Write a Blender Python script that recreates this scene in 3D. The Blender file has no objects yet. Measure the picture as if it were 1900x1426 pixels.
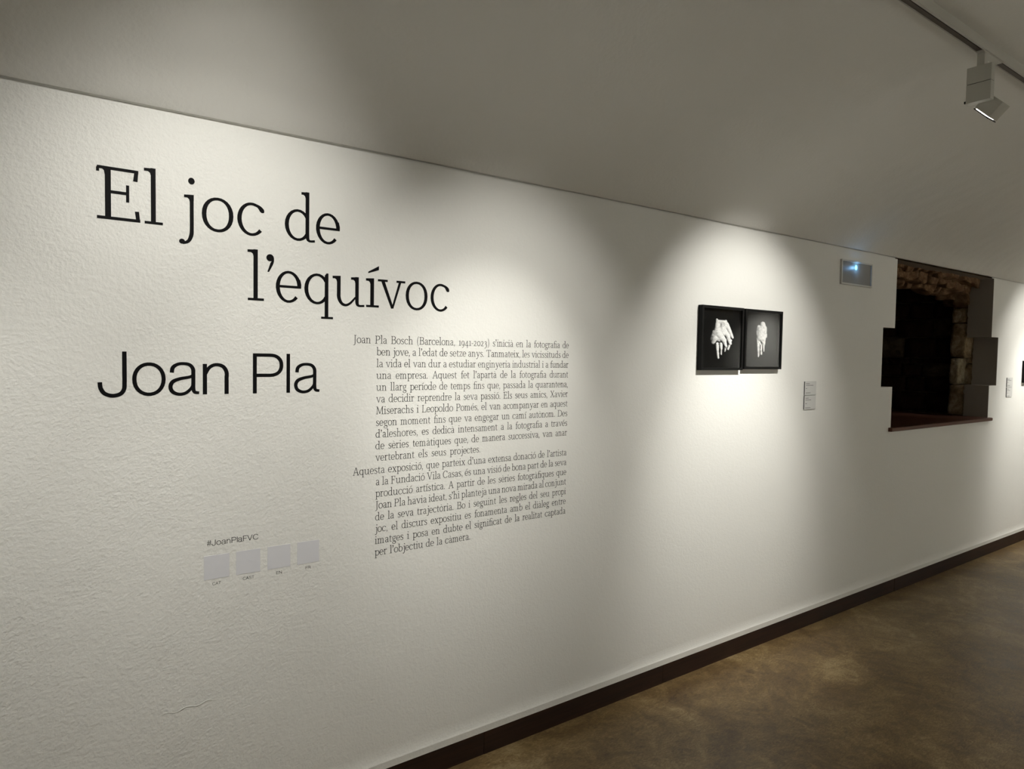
import bpy, bmesh, math, random
from mathutils import Vector, Matrix, noise
random.seed(7)
PI = math.pi
C = bpy.context.scene.collection
SC = bpy.context.scene
FZ = 1.57                     # eye height above the floor; wall plane is y = 0, room on the -y side

# ------------------------------------------------------------------ camera
yaw, pitch, roll = 0.6383469, -0.0430889, 0.0167008
f = Vector((math.sin(yaw)*math.cos(pitch), math.cos(yaw)*math.cos(pitch), math.sin(pitch)))
r0 = Vector((math.cos(yaw), -math.sin(yaw), 0)); u0 = r0.cross(f)
r = r0*math.cos(roll) + u0*math.sin(roll); u = r.cross(f)
cam_d = bpy.data.cameras.new('camera'); cam = bpy.data.objects.new('camera', cam_d); C.objects.link(cam)
M = Matrix((( r.x, u.x, -f.x, 0), (r.y, u.y, -f.y, -2.2), (r.z, u.z, -f.z, FZ), (0, 0, 0, 1)))
cam.matrix_world = M
cam_d.sensor_width = 36; cam_d.lens = 1291.2/1900*36; cam_d.clip_start = 0.02
SC.camera = cam
# ------------------------------------------------------------------ world, exposure, lamp strengths
w = bpy.data.worlds.new('world'); SC.world = w; w.use_nodes = True
w.node_tree.nodes['Background'].inputs[0].default_value = (0.02, 0.02, 0.02, 1)
w.node_tree.nodes['Background'].inputs[1].default_value = 0.0
vs = SC.view_settings
vs.view_transform = 'Standard'; vs.look = 'None'; vs.exposure = 0.0; vs.gamma = 1.0; vs.use_curve_mapping = False
LAMP_COL = (1.0, 0.98, 0.915)
# (x of lamp, aim x shift, aim height rel. eye, power, cone degrees, blend, then shift, height, power, cone of the core)
TRACK_Y = -1.105
LAMPS = [(-0.85, 0.1, -0.6, 8, 80, 1.0, 0.65, -0.95, 55, 64), (0.44, 0.02, 0.09, 52, 80, 1.0, 0.36, -0.62, 28, 52), (1.42, 0.12, -0.12, 38, 70, 1.0, 0.06, -0.28, 64, 46), (2.96, 0.08, -0.16, 72, 74, 0.8, 0.04, -0.68, 110, 50), (7.20, 0.0, -0.20, 72, 76, 0.8, 0.0, -0.55, 110, 54), (9.4, 0.0, -0.2, 60, 78, 1.0, 0.0, -0.5, 90, 54)]
LAMPS_FILL = [(-1.2, 0.0, -0.1, 60, 80, 1.0), (1.6, 0.0, -0.1, 150, 80, 1.0), (4.4, 0.0, -0.1, 200, 80, 1.0), (7.2, 0.0, -0.1, 340, 80, 1.0), (9.8, 0.0, -0.1, 340, 80, 1.0)]  # unseen fill lamps, added on the opposite side to raise the ambient light

# ------------------------------------------------------------------ materials
def mat(name, col, rough=0.6, metal=0.0, spec=0.5):
    m = bpy.data.materials.new(name); m.use_nodes = True
    b = m.node_tree.nodes['Principled BSDF']
    b.inputs['Base Color'].default_value = (*col, 1); b.inputs['Roughness'].default_value = rough
    b.inputs['Metallic'].default_value = metal; b.inputs['Specular IOR Level'].default_value = spec
    return m
def nn(m, t, **kw):
    n = m.node_tree.nodes.new(t)
    for k, v in kw.items(): setattr(n, k, v)
    return n
def lk(m, a, b): m.node_tree.links.new(a, b)
def coords(m, scale=(1, 1, 1)):
    t = nn(m, 'ShaderNodeTexCoord'); mp = nn(m, 'ShaderNodeMapping'); mp.inputs['Scale'].default_value = scale
    lk(m, t.outputs['Object'], mp.inputs['Vector']); return mp.outputs['Vector']
def noise_n(m, vec, scale, detail=4, rough=0.5, dist=0.0):
    n = nn(m, 'ShaderNodeTexNoise'); n.inputs['Scale'].default_value = scale; n.inputs['Detail'].default_value = detail
    n.inputs['Roughness'].default_value = rough; n.inputs['Distortion'].default_value = dist
    lk(m, vec, n.inputs['Vector']); return n.outputs['Fac']
def ramp(m, fac, stops):
    n = nn(m, 'ShaderNodeValToRGB'); e = n.color_ramp.elements
    e[0].position, e[0].color = stops[0][0], (*stops[0][1], 1)
    e[1].position, e[1].color = stops[-1][0], (*stops[-1][1], 1)
    for p, c in stops[1:-1]:
        x = e.new(p); x.color = (*c, 1)
    lk(m, fac, n.inputs['Fac']); return n.outputs['Color']
def mth(m, op, a, b):
    n = nn(m, 'ShaderNodeMath', operation=op)
    for i, v in enumerate((a, b)):
        if isinstance(v, (int, float)): n.inputs[i].default_value = v
        else: lk(m, v, n.inputs[i])
    return n.outputs[0]
def bump(m, h, strength, dist):
    n = nn(m, 'ShaderNodeBump'); n.inputs['Strength'].default_value = strength; n.inputs['Distance'].default_value = dist
    lk(m, h, n.inputs['Height']); lk(m, n.outputs['Normal'], m.node_tree.nodes['Principled BSDF'].inputs['Normal'])
def bsdf(m): return m.node_tree.nodes['Principled BSDF']

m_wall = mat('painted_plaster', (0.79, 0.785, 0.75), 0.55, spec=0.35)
v = coords(m_wall)
n1 = noise_n(m_wall, v, 125, 2, 0.5, 0.0); n2 = noise_n(m_wall, v, 58, 2, 0.5, 0.0); n3 = noise_n(m_wall, v, 5, 2)
n4 = noise_n(m_wall, v, 2.2, 2)
amp = mth(m_wall, 'MULTIPLY_ADD' if False else 'MULTIPLY', n4, 1.3)
h = mth(m_wall, 'ADD', mth(m_wall, 'MULTIPLY', mth(m_wall, 'MULTIPLY', n1, amp), 0.9), mth(m_wall, 'ADD', mth(m_wall, 'MULTIPLY', n2, 0.8), mth(m_wall, 'MULTIPLY', n3, 1.4)))
sx_ = nn(m_wall, 'ShaderNodeSeparateXYZ'); lk(m_wall, v, sx_.inputs[0])      # the plaster is rougher at the left end of the wall
mr_ = nn(m_wall, 'ShaderNodeMapRange'); mr_.inputs['From Min'].default_value = 0.5; mr_.inputs['From Max'].default_value = 2.2
mr_.inputs['To Min'].default_value = 1.0; mr_.inputs['To Max'].default_value = 0.3; lk(m_wall, sx_.outputs['X'], mr_.inputs['Value'])
bump(m_wall, mth(m_wall, 'MULTIPLY', h, mr_.outputs[0]), 0.8, 0.0034)
m_vault = mat('vault_plaster', (0.76, 0.75, 0.71), 0.65, spec=0.25)
v = coords(m_vault)
h = mth(m_vault, 'ADD', mth(m_vault, 'MULTIPLY', noise_n(m_vault, v, 60, 3), 0.35), mth(m_vault, 'MULTIPLY', noise_n(m_vault, v, 2.6, 2), 6.0))
bump(m_vault, h, 0.6, 0.006)
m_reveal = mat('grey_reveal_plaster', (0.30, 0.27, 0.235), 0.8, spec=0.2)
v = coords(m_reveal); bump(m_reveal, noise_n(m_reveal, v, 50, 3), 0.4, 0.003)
m_floor = mat('polished_concrete', (0.1, 0.07, 0.04), 0.42, spec=0.4)
v = coords(m_floor, (1.0, 1.0, 1.0))
na = noise_n(m_floor, v, 2.2, 6, 0.62, 0.8); nb = noise_n(m_floor, v, 9, 6, 0.7, 1.2)
mixn = mth(m_floor, 'ADD', mth(m_floor, 'MULTIPLY', na, 0.55), mth(m_floor, 'MULTIPLY', nb, 0.45))
nc = noise_n(m_floor, coords(m_floor, (1.0, 2.6, 1.0)), 24, 8, 0.75, 2.6)
mixn = mth(m_floor, 'ADD', mth(m_floor, 'MULTIPLY', na, 0.36), mth(m_floor, 'ADD', mth(m_floor, 'MULTIPLY', nb, 0.28), mth(m_floor, 'MULTIPLY', nc, 0.36)))
lk(m_floor, ramp(m_floor, mixn, [(0.38, (0.080, 0.046, 0.021)), (0.46, (0.150, 0.095, 0.040)), (0.52, (0.225, 0.152, 0.066)), (0.58, (0.34, 0.25, 0.125)), (0.66, (0.44, 0.35, 0.21))]), bsdf(m_floor).inputs['Base Color'])
lk(m_floor, mth(m_floor, 'ADD', mth(m_floor, 'MULTIPLY', nb, 0.3), 0.25), bsdf(m_floor).inputs['Roughness'])
bump(m_floor, nb, 0.15, 0.002)
def wood(name, c1, c2, rough=0.45):
    m = mat(name, c1, rough, spec=0.35); v = coords(m, (1.2, 22, 22))
    lk(m, ramp(m, noise_n(m, v, 3, 5, 0.6, 0.5), [(0.3, c1), (0.7, c2)]), bsdf(m).inputs['Base Color'])
    bump(m, noise_n(m, v, 6, 3), 0.15, 0.001); return m
m_skirt = wood('dark_skirting_wood', (0.010, 0.0035, 0.002), (0.032, 0.012, 0.006), 0.5)
m_sill = wood('sill_wood', (0.06, 0.018, 0.01), (0.13, 0.05, 0.028), 0.45)
def stone(name, stops, sc=9):
    m = mat(name, stops[0][1], 0.9, spec=0.15); v = coords(m)
    lk(m, ramp(m, noise_n(m, v, sc, 6, 0.65, 0.4), stops), bsdf(m).inputs['Base Color'])
    bump(m, mth(m, 'ADD', noise_n(m, v, 28, 5, 0.7), mth(m, 'MULTIPLY', noise_n(m, v, 110, 3, 0.6), 0.4)), 0.9, 0.012); return m
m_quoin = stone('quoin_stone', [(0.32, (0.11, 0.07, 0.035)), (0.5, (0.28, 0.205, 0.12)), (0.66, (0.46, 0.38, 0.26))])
m_quoin_pale = stone('pale_quoin_stone', [(0.3, (0.16, 0.12, 0.07)), (0.5, (0.36, 0.30, 0.20)), (0.7, (0.50, 0.44, 0.33))], 14)
m_rubble = stone('rubble_stone', [(0.3, (0.10, 0.05, 0.025)), (0.5, (0.22, 0.13, 0.07)), (0.7, (0.34, 0.23, 0.13))], 12)
m_shaded = stone('shaded_stone', [(0.3, (0.016, 0.008, 0.006)), (0.55, (0.04, 0.02, 0.014)), (0.75, (0.085, 0.05, 0.035))], 6)  # niche interior: low colour carries the shade of the deep recess
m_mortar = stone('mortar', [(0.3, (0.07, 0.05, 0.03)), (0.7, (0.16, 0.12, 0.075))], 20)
m_vinyl = mat('black_vinyl', (0.006, 0.006, 0.0065), 0.55, spec=0.06)
v = coords(m_vinyl); bump(m_vinyl, noise_n(m_vinyl, v, 110, 3), 0.5, 0.0015)
m_ink = mat('small_black_lettering', (0.02, 0.02, 0.019), 0.8, spec=0.03)
m_frame = mat('black_frame', (0.004, 0.004, 0.004), 0.5, spec=0.15)
m_card = mat('caption_card', (0.62, 0.62, 0.60), 0.6, spec=0.3)
m_cardside = mat('card_edge', (0.05, 0.05, 0.05), 0.8)
m_print_grey = mat('caption_print', (0.12, 0.12, 0.12), 0.8)
m_sticker = mat('sticker_film', (0.70, 0.70, 0.735), 0.4, spec=0.5)
m_white = mat('lamp_white', (0.52, 0.51, 0.46), 0.5, spec=0.3)
m_black = mat('black_plastic', (0.012, 0.011, 0.01), 0.5)
m_slot = mat('track_slot', (0.09, 0.07, 0.055), 0.5)
m_plate = mat('emergency_housing', (0.62, 0.61, 0.57), 0.5)
m_panel = mat('emergency_diffuser', (0.25, 0.24, 0.225), 0.4, spec=0.4)
def emit(name, col, s):
    m = mat(name, col, 0.5); bsdf(m).inputs['Emission Color'].default_value = (*col, 1); bsdf(m).inputs['Emission Strength'].default_value = s; return m
m_lens = emit('lamp_lens', (1.0, 0.97, 0.92), 12)
m_led = emit('blue_led', (0.16, 0.66, 1.0), 2.6)
m_glass = bpy.data.materials.new('picture_glass'); m_glass.use_nodes = True
nt = m_glass.node_tree; nt.nodes.remove(nt.nodes['Principled BSDF'])
tr = nn(m_glass, 'ShaderNodeBsdfTransparent'); gl = nn(m_glass, 'ShaderNodeBsdfGlossy'); gl.inputs['Roughness'].default_value = 0.02
geo = nn(m_glass, 'ShaderNodeNewGeometry'); dp_ = nn(m_glass, 'ShaderNodeVectorMath', operation='DOT_PRODUCT')
lk(m_glass, geo.outputs['Normal'], dp_.inputs[0]); lk(m_glass, geo.outputs['Incoming'], dp_.inputs[1])
fz_ = mth(m_glass, 'ADD', mth(m_glass, 'MULTIPLY', mth(m_glass, 'POWER', mth(m_glass, 'SUBTRACT', 1.0, mth(m_glass, 'ABSOLUTE', dp_.outputs['Value'], 0)), 5.0), 0.85), 0.012); mx = nn(m_glass, 'ShaderNodeMixShader')
lk(m_glass, fz_, mx.inputs[0]); lk(m_glass, tr.outputs[0], mx.inputs[1]); lk(m_glass, gl.outputs[0], mx.inputs[2])
lk(m_glass, mx.outputs[0], nt.nodes['Material Output'].inputs['Surface'])

# ------------------------------------------------------------------ mesh helpers (z is given relative to the eye, FZ is added here)
class MB:
    def __init__(s): s.v = []; s.f = []; s.mi = []
    def add(s, vs, fs, mi=0):
        o = len(s.v); s.v += [tuple(p) for p in vs]; s.f += [tuple(o+i for i in q) for q in fs]; s.mi += [mi]*len(fs); return s
    def box(s, x0, y0, z0, x1, y1, z1, mi=0):
        vs = [(x, y, z) for x in (x0, x1) for y in (y0, y1) for z in (z0, z1)]
        return s.add(vs, [(0, 1, 3, 2), (4, 6, 7, 5), (0, 4, 5, 1), (2, 3, 7, 6), (0, 2, 6, 4), (1, 5, 7, 3)], mi)
    def prism_x(s, prof, x0, x1, mi=0, caps=True):      # prof: (y, z) loop
        n = len(prof); vs = [(x0, y, z) for y, z in prof] + [(x1, y, z) for y, z in prof]
        fs = [(i, (i+1) % n, n+(i+1) % n, n+i) for i in range(n)]
        if caps: fs += [tuple(range(n))[::-1], tuple(range(n, 2*n))]
        return s.add(vs, fs, mi)
    def build(s, name, mats, parent=None, loc=(0, 0, 0), smooth=False, bevel=0, up=True):
        me = bpy.data.meshes.new(name); me.from_pydata([(x-loc[0], y-loc[1], z-loc[2]) for x, y, z in s.v], [], s.f)
        if not isinstance(mats, (list, tuple)): mats = [mats]
        for m in mats: me.materials.append(m)
        if len(mats) > 1: me.polygons.foreach_set('material_index', s.mi)
        bm = bmesh.new(); bm.from_mesh(me)
        if up: bmesh.ops.recalc_face_normals(bm, faces=bm.faces)
        if bevel:
            bmesh.ops.bevel(bm, geom=[e for e in bm.edges if e.is_manifold and e.calc_face_angle(0) > 0.5], offset=bevel, segments=2, affect='EDGES', profile=0.5)
        bm.to_mesh(me); bm.free()
        if smooth: me.polygons.foreach_set('use_smooth', [True]*len(me.polygons))
        o = bpy.data.objects.new(name, me); C.objects.link(o)
        if parent is None: o.location = (loc[0], loc[1], loc[2]+FZ)
        else:
            o.parent = parent; base = parent_loc(parent)
            o.location = (loc[0]-base[0], loc[1]-base[1], loc[2]+FZ-base[2])
        return o
def parent_loc(p):
    v = Vector((0, 0, 0))
    while p is not None: v += p.location; p = p.parent
    return v
def empty(name, loc, label=None, cat=None, group=None, kind=None):
    o = bpy.data.objects.new(name, None); C.objects.link(o); o.location = (loc[0], loc[1], loc[2]+FZ); o.empty_display_size = 0.05
    return tag(o, label, cat, group, kind)
def tag(o, label=None, cat=None, group=None, kind=None):
    for k, v in (('label', label), ('category', cat), ('group', group), ('kind', kind)):
        if v: o[k] = v
    return o

# ================================================================== SETTING
X0, X1, YW = -2.6, 11.2, -4.4
ZF, ZG = -1.57, 0.668          # floor, top of the wall skin
# main wall: 178 mm thick skin with the stepped opening
OUT = [(4.775, ZG), (4.775, 0.216), (4.616, 0.216), (4.616, -0.172), (4.770, -0.172), (4.770, -0.442),
       (6.395, -0.442), (6.395, -0.186), (6.540, -0.186), (6.540, 0.203), (6.400, 0.203), (6.400, ZG)]
TH = 0.178
def wall_back():
    w = MB(); xs = sorted({X0, X1} | {p[0] for p in OUT}); zs = sorted({ZF, -1.41, ZG} | {p[1] for p in OUT})
    def solid(x, z):
        if z > 0.203 and z < 0.216: return not (4.775 < x < 6.540 if False else 4.616 < x < 6.400)
        if z < -0.442: return True
        if z < -0.186: return not (4.770 < x < 6.395)
        if z < -0.172: return not (4.770 < x < 6.540)
        if z < 0.203: return not (4.616 < x < 6.540)
        return not (4.775 < x < 6.400)
    for i in range(len(xs)-1):
        for j in range(len(zs)-1):
            a, b, c, d = xs[i], xs[i+1], zs[j], zs[j+1]
            if d <= -1.41+1e-6: continue
            if solid((a+b)/2, (c+d)/2): w.add([(a, 0, c), (b, 0, c), (b, 0, d), (a, 0, d)], [(0, 1, 2, 3)])
    # flared foot and plaster lip over the skirting
    fp = [(0, -1.41), (-0.0006, -1.420), (-0.0018, -1.430), (-0.0036, -1.439), (-0.0058, -1.4465), (-0.0085, -1.453), (-0.0075, -1.479), (0.02, -1.479)]
    vs = [(x, y, z) for y, z in fp for x in (X0, X1)]
    w.add(vs, [(2*i, 2*i+2, 2*i+3, 2*i+1) for i in range(len(fp)-1)])
    # top ledge in the shadow gap
    w.add([(X0, 0, ZG), (4.775, 0, ZG), (4.775, TH, ZG), (X0, TH, ZG)], [(0, 1, 2, 3)])
    w.add([(6.4, 0, ZG), (X1, 0, ZG), (X1, TH, ZG), (6.4, TH, ZG)], [(0, 1, 2, 3)])
    return w
wall = wall_back().build('wall_back', m_wall, up=False); tag(wall, kind='structure')
# grey plaster reveal of the opening
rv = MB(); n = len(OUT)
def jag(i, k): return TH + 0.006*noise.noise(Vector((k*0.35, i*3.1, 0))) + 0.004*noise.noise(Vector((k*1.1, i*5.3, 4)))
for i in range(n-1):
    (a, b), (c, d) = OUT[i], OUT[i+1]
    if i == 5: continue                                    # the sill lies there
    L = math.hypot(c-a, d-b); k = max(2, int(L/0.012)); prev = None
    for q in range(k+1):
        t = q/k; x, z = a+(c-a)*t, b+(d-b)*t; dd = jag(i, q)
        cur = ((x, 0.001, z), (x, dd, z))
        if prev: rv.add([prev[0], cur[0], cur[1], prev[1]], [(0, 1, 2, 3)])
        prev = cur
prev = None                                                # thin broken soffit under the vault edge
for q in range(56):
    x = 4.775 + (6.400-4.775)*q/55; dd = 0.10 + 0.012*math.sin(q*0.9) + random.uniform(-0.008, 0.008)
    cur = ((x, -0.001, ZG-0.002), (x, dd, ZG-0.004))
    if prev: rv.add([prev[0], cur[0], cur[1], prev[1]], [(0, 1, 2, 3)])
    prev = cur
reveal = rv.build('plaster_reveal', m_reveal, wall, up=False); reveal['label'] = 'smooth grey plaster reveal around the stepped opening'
# small plaster ridges on the painted wall
def ridge(pts, wd, h):
    b = MB(); n = len(pts); vs = []
    for i, (x, z) in enumerate(pts):
        t = i/(n-1); e = math.sin(PI*min(max(t, 0.03), 0.97)); ww = wd*(0.4+0.6*e); hh = h*(0.4+0.6*e)
        vs += [(x, 0.0005, z+ww), (x, -hh, z), (x, 0.0005, z-ww)]
    fs = []
    for i in range(n-1):
        a = 3*i; fs += [(a, a+1, a+4, a+3), (a+1, a+2, a+5, a+4)]
    b.add(vs, fs); o = b.build('plaster_ridge', m_wall, wall, smooth=True, up=False)
ridge([(0.372+0.012*i, -1.072+0.004*math.sin(i*1.3)+0.0006*i) for i in range(14)], 0.0022, 0.002)
ridge([(0.165+0.003*i, -1.235-0.006*i+0.002*math.sin(i*2)) for i in range(5)], 0.003, 0.003)
# recessed strip behind the gap + vault
prof = []
pts = [(0.0, 0.679), (0.10, 0.775), (0.28, 0.885), (0.52, 0.99), (0.80, 1.098), (1.105, 1.190), (1.5, 1.275), (1.9, 1.325), (2.2, 1.34)]
def cr(P, n=6):
    out = []
    for i in range(len(P)-1):
        p0 = P[max(i-1, 0)]; p1 = P[i]; p2 = P[i+1]; p3 = P[min(i+2, len(P)-1)]
        for k in range(n):
            t = k/n
            out.append(tuple(0.5*((2*b)+(-a+c)*t+(2*a-5*b+4*c-d)*t*t+(-a+3*b-3*c+d)*t**3) for a, b, c, d in zip(p0, p1, p2, p3)))
    out.append(tuple(P[-1])); return out
half = cr(pts); prof = [(-y, z) for y, z in half] + [(YW+y, z) for y, z in half[::-1][1:]]
vt = MB(); nx = 40
for i in range(nx+1):
    x = X0 + (X1-X0)*i/nx
    for y, z in prof: vt.v.append((x, y, z + 0.004*noise.noise(Vector((x*1.3, y*2, 0)))*min(1, min(-y, y-YW)*6)))
np_ = len(prof)
for i in range(nx):
    for j in range(np_-1): vt.f.append((i*np_+j, i*np_+j+1, (i+1)*np_+j+1, (i+1)*np_+j))
vt.mi = [0]*len(vt.f)
ceil = vt.build('ceiling', m_vault, smooth=True, up=False); tag(ceil, kind='structure')
g = MB(); g.add([(X0, 0.0, 0.679), (X1, 0.0, 0.679), (X1, 0.016, 0.679), (X0, 0.016, 0.679)], [(0, 1, 2, 3)])
g.add([(X0, 0.016, 0.66), (4.775, 0.016, 0.66), (4.775, 0.016, 0.68), (X0, 0.016, 0.68)], [(0, 1, 2, 3)])
g.add([(6.4, 0.016, 0.66), (X1, 0.016, 0.66), (X1, 0.016, 0.68), (6.4, 0.016, 0.68)], [(0, 1, 2, 3)])
tag(g.build('trim_1', m_vault, up=False), kind='structure')
fl = MB(); fl.box(X0, YW-0.3, ZF-0.1, X1, TH+0.02, ZF); tag(fl.build('floor', m_floor), kind='structure')
o = MB(); o.box(X0, YW-0.2, ZF, X1, YW, 0.69); tag(o.build('wall_front', m_wall), kind='structure')
for nm, x, s in (('wall_left', X0, -1), ('wall_right', X1, 1)):
    b = MB(); b.prism_x([(y, z) for y, z in prof] + [(YW, ZF), (0, ZF)], x, x+0.2*s); tag(b.build(nm, m_wall), kind='structure')
sk = empty('baseboard_back', (X0, 0, ZF), kind='structure')
joints = [X0, 0.35, 1.52, 2.56, 4.9, 7.2, 9.4, X1]
for i in range(len(joints)-1):
    b = MB(); b.box(joints[i]+0.0006, -0.0065+0.0008*(i % 2), ZF, joints[i+1]-0.0006, 0.02, -1.479); b.build('skirting_board', m_skirt, sk, loc=(joints[i], 0, ZF), bevel=0.0012)

# ------------------------------------------------------------------ stone niche behind the opening
niche = empty('wall_niche', (5.6, TH, -0.44), kind='structure')
def rock(x0, y0, z0, x1, y1, z1, m, amp=0.012, cuts=3, name='stone', par=niche, rot=0):
    bm = bmesh.new(); bmesh.ops.create_cube(bm, size=1)
    cx, cy, cz = (x0+x1)/2, (y0+y1)/2, (z0+z1)/2; sx, sy, sz = x1-x0, y1-y0, z1-z0
    bmesh.ops.subdivide_edges(bm, edges=bm.edges[:], cuts=cuts, use_grid_fill=True)
    for vv in bm.verts:
        p = vv.co; q = Vector((abs(p.x)*2, abs(p.y)*2, abs(p.z)*2)); e = sorted(q)[1]
        k = 1-0.10*max(0, e-0.6)*sorted(q)[0]-0.05*max(0, e-0.7)
        P = Vector((p.x*sx*k, p.y*sy*k, p.z*sz*k))
        N = noise.noise_vector(Vector((P.x+cx, P.y+cy, P.z+cz))*11)
        vv.co = P + N*amp
        if rot: vv.co = Matrix.Rotation(rot, 3, 'X') @ vv.co
    me = bpy.data.meshes.new(name); bm.to_mesh(me); bm.free(); me.materials.append(m)
    me.polygons.foreach_set('use_smooth', [True]*len(me.polygons))
    o = bpy.data.objects.new(name, me); C.objects.link(o); o.parent = par; b = parent_loc(par)
    o.location = (cx-b[0], cy-b[1], cz+FZ-b[2]); return o
# right jamb quoins (x from 6.40 / 6.54) and the left ones
for z0, z1, xa, ya, m in [(0.452, 0.55, 6.42, 0.19, m_rubble), (0.322, 0.446, 6.405, 0.182, m_quoin), (0.036, 0.316, 6.405, 0.184, m_quoin),
                          (-0.185, 0.030, 6.405, 0.230, m_quoin_pale), (-0.44, -0.190, 6.400, 0.184, m_quoin)]:
    rock(xa, ya, z0, xa+0.24, 0.296, z1, m, 0.010, 4)
for z0, z1 in [(-0.185, -0.02), (-0.012, 0.10), (0.11, 0.205)]:
    rock(6.545, 0.180, z0, 6.72, 0.24, z1, m_quoin, 0.010, 3)
for z0, z1, xa in [(0.36, 0.52, 4.77), (0.22, 0.355, 4.77), (0.02, 0.21, 4.61), (-0.17, 0.012, 4.61), (-0.44, -0.18, 4.765)]:
    rock(xa-0.24, 0.184, z0, xa, 0.296, z1, m_quoin, 0.010, 3)
# inner cheeks and back, shade put into the stone colour: coursed stones, mortar behind
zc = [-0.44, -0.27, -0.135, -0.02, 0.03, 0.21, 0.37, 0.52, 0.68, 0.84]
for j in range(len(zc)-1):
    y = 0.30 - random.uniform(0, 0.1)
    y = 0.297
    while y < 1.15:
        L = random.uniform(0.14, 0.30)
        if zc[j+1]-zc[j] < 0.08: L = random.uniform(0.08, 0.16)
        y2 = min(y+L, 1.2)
        mm = m_shaded if random.random() < 0.85 else m_mortar
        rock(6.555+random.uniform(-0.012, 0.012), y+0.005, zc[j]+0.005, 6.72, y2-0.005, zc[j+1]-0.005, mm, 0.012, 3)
        rock(4.30, y+0.005, zc[j]+0.005, 4.46, y2-0.005, zc[j+1]-0.005, m_shaded, 0.012, 2)
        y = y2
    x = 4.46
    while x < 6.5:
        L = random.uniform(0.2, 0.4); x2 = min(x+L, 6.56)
        rock(x+0.005, 1.19, zc[j]+0.005, x2-0.005, 1.30, zc[j+1]-0.005, m_shaded, 0.012, 2); x = x2
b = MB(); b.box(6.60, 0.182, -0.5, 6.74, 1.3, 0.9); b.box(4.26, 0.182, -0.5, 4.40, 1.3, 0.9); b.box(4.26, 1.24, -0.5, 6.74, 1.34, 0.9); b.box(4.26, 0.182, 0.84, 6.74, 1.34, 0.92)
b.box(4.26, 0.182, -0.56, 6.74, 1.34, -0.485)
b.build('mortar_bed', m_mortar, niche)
# rubble lintel: irregular stones on a soffit falling from the front edge into the dark
random.seed(11)
x = 4.45
while x < 6.62:
    L = random.uniform(0.10, 0.24); fx = (x-4.5)/2.0
    for (ya, yb, za) in ((0.085, 0.19, 0.648), (0.16, 0.29, 0.600), (0.26, 0.40, 0.560)):
        zz = za - 0.035*max(0, (x-6.05)/0.5)*3 + random.uniform(-0.014, 0.014)
        o_ = rock(x+random.uniform(-0.02, 0.02), ya+random.uniform(-0.012, 0.012), zz, x+L*random.uniform(0.8, 1.05), yb, zz+0.16, m_rubble, 0.024, 4)
        o_.rotation_euler = (random.uniform(-0.15, 0.15), random.uniform(-0.25, 0.25), random.uniform(-0.3, 0.3))
    x += L*0.9
b = MB(); b.box(4.26, 0.12, 0.70, 6.74, 0.42, 0.9); b.build('lintel_core', m_mortar, niche)
for (xa, za, L, rr) in [(6.30, 0.545, 0.16, 0.5), (6.37, 0.47, 0.13, 0.9), (6.22, 0.60, 0.16, 0.25)]:
    o_ = rock(xa, 0.17, za, xa+L, 0.30, za+0.11, m_rubble, 0.016, 4); o_.rotation_euler = (0, rr, 0)
# wooden sill
sl = MB(); sl.prism_x([(-0.020, -0.468), (-0.026, -0.464), (-0.026, -0.446), (-0.019, -0.442), (1.2, -0.442), (1.2, -0.468)], 4.740, 6.425)
sill = sl.build('window_sill', m_sill, niche, loc=(4.74, 0, -0.468)); sill['label'] = 'reddish brown wooden sill board'

# ================================================================== LETTERING
def arc(cx, cy, rx, ry, a0, a1, wv=12.5, wh=8.5, n=None, ex=2.0):
    n = n or max(5, int(abs(a1-a0)/15)); L = []
    for i in range(n+1):
        a = math.radians(a0+(a1-a0)*i/n); c, s = math.cos(a), math.sin(a)
        L.append((cx+rx*abs(c)**(2/ex)*(1 if c > 0 else -1), cy+ry*abs(s)**(2/ex)*(1 if s > 0 else -1), wv*c*c+wh*s*s))
    return ('s', L)
def S(*p): return ('s', cr([tuple(map(float, q)) for q in p], 4))
def Ln(*p): return ('s', [tuple(map(float, q)) for q in p])
def P(*p): return ('p', list(p))
def R(x0, y0, x1, y1): return ('p', [(x0, y0), (x1, y0), (x1, y1), (x0, y1)])
def Dt(cx, cy, rx, ry=None, rot=0, n=14):
    ry = ry or rx; c, s = math.cos(math.radians(rot)), math.sin(math.radians(rot))
    return ('p', [(cx+rx*math.cos(a)*c-ry*math.sin(a)*s, cy+rx*math.cos(a)*s+ry*math.sin(a)*c) for a in [2*PI*k/n for k in range(n)]])
T, Hh, SV = 12.5, 8.5, 7.5      # stem, hairline, serif thickness for x-height 100
def stem(x, y0, y1): return R(x, y0, x+T, y1)
def flag(x, top, l=16): return P((x-l, top-9), (x-l, top-1), (x+T, top+1), (x+T, top-16), (x, top-20), (x-2, top-13), (x-7, top-9))
def foot(x, l=15, rr=17, y=0): return R(x-l, y, x+T+rr, y+SV)
def ring(cx, cy, rx, ry, wv=13, wh=8.5): return arc(cx, cy, rx-wv/2, ry-wh/2, 0, 360, wv, wh, 28, 2.12)
def grave(x): return P((x-14, 138), (x-12, 146), (x+12, 124), (x+10, 120))
def acute(x): return P((x-12, 117), (x-11, 123), (x+25, 145), (x+25, 131))
DOT = lambda x, r=9: Dt(x, 138, r)
a_ = [S((14, 80, 9), (22, 93, 9), (40, 97.5, 8.5), (57, 91, 10), (63, 74, T), (63, 45, T), (63, 18, T), (66, 5, 10), (76, 2.5, 7), (84, 4, 7)),
      S((62, 58, 6), (42, 54, 7.5), (20, 45, 10), (12, 27, 12.5), (19, 9, 11), (35, 3, 8.5), (50, 9, 7.5), (62, 24, 6)), Dt(16, 82, 6.5)]
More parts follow.
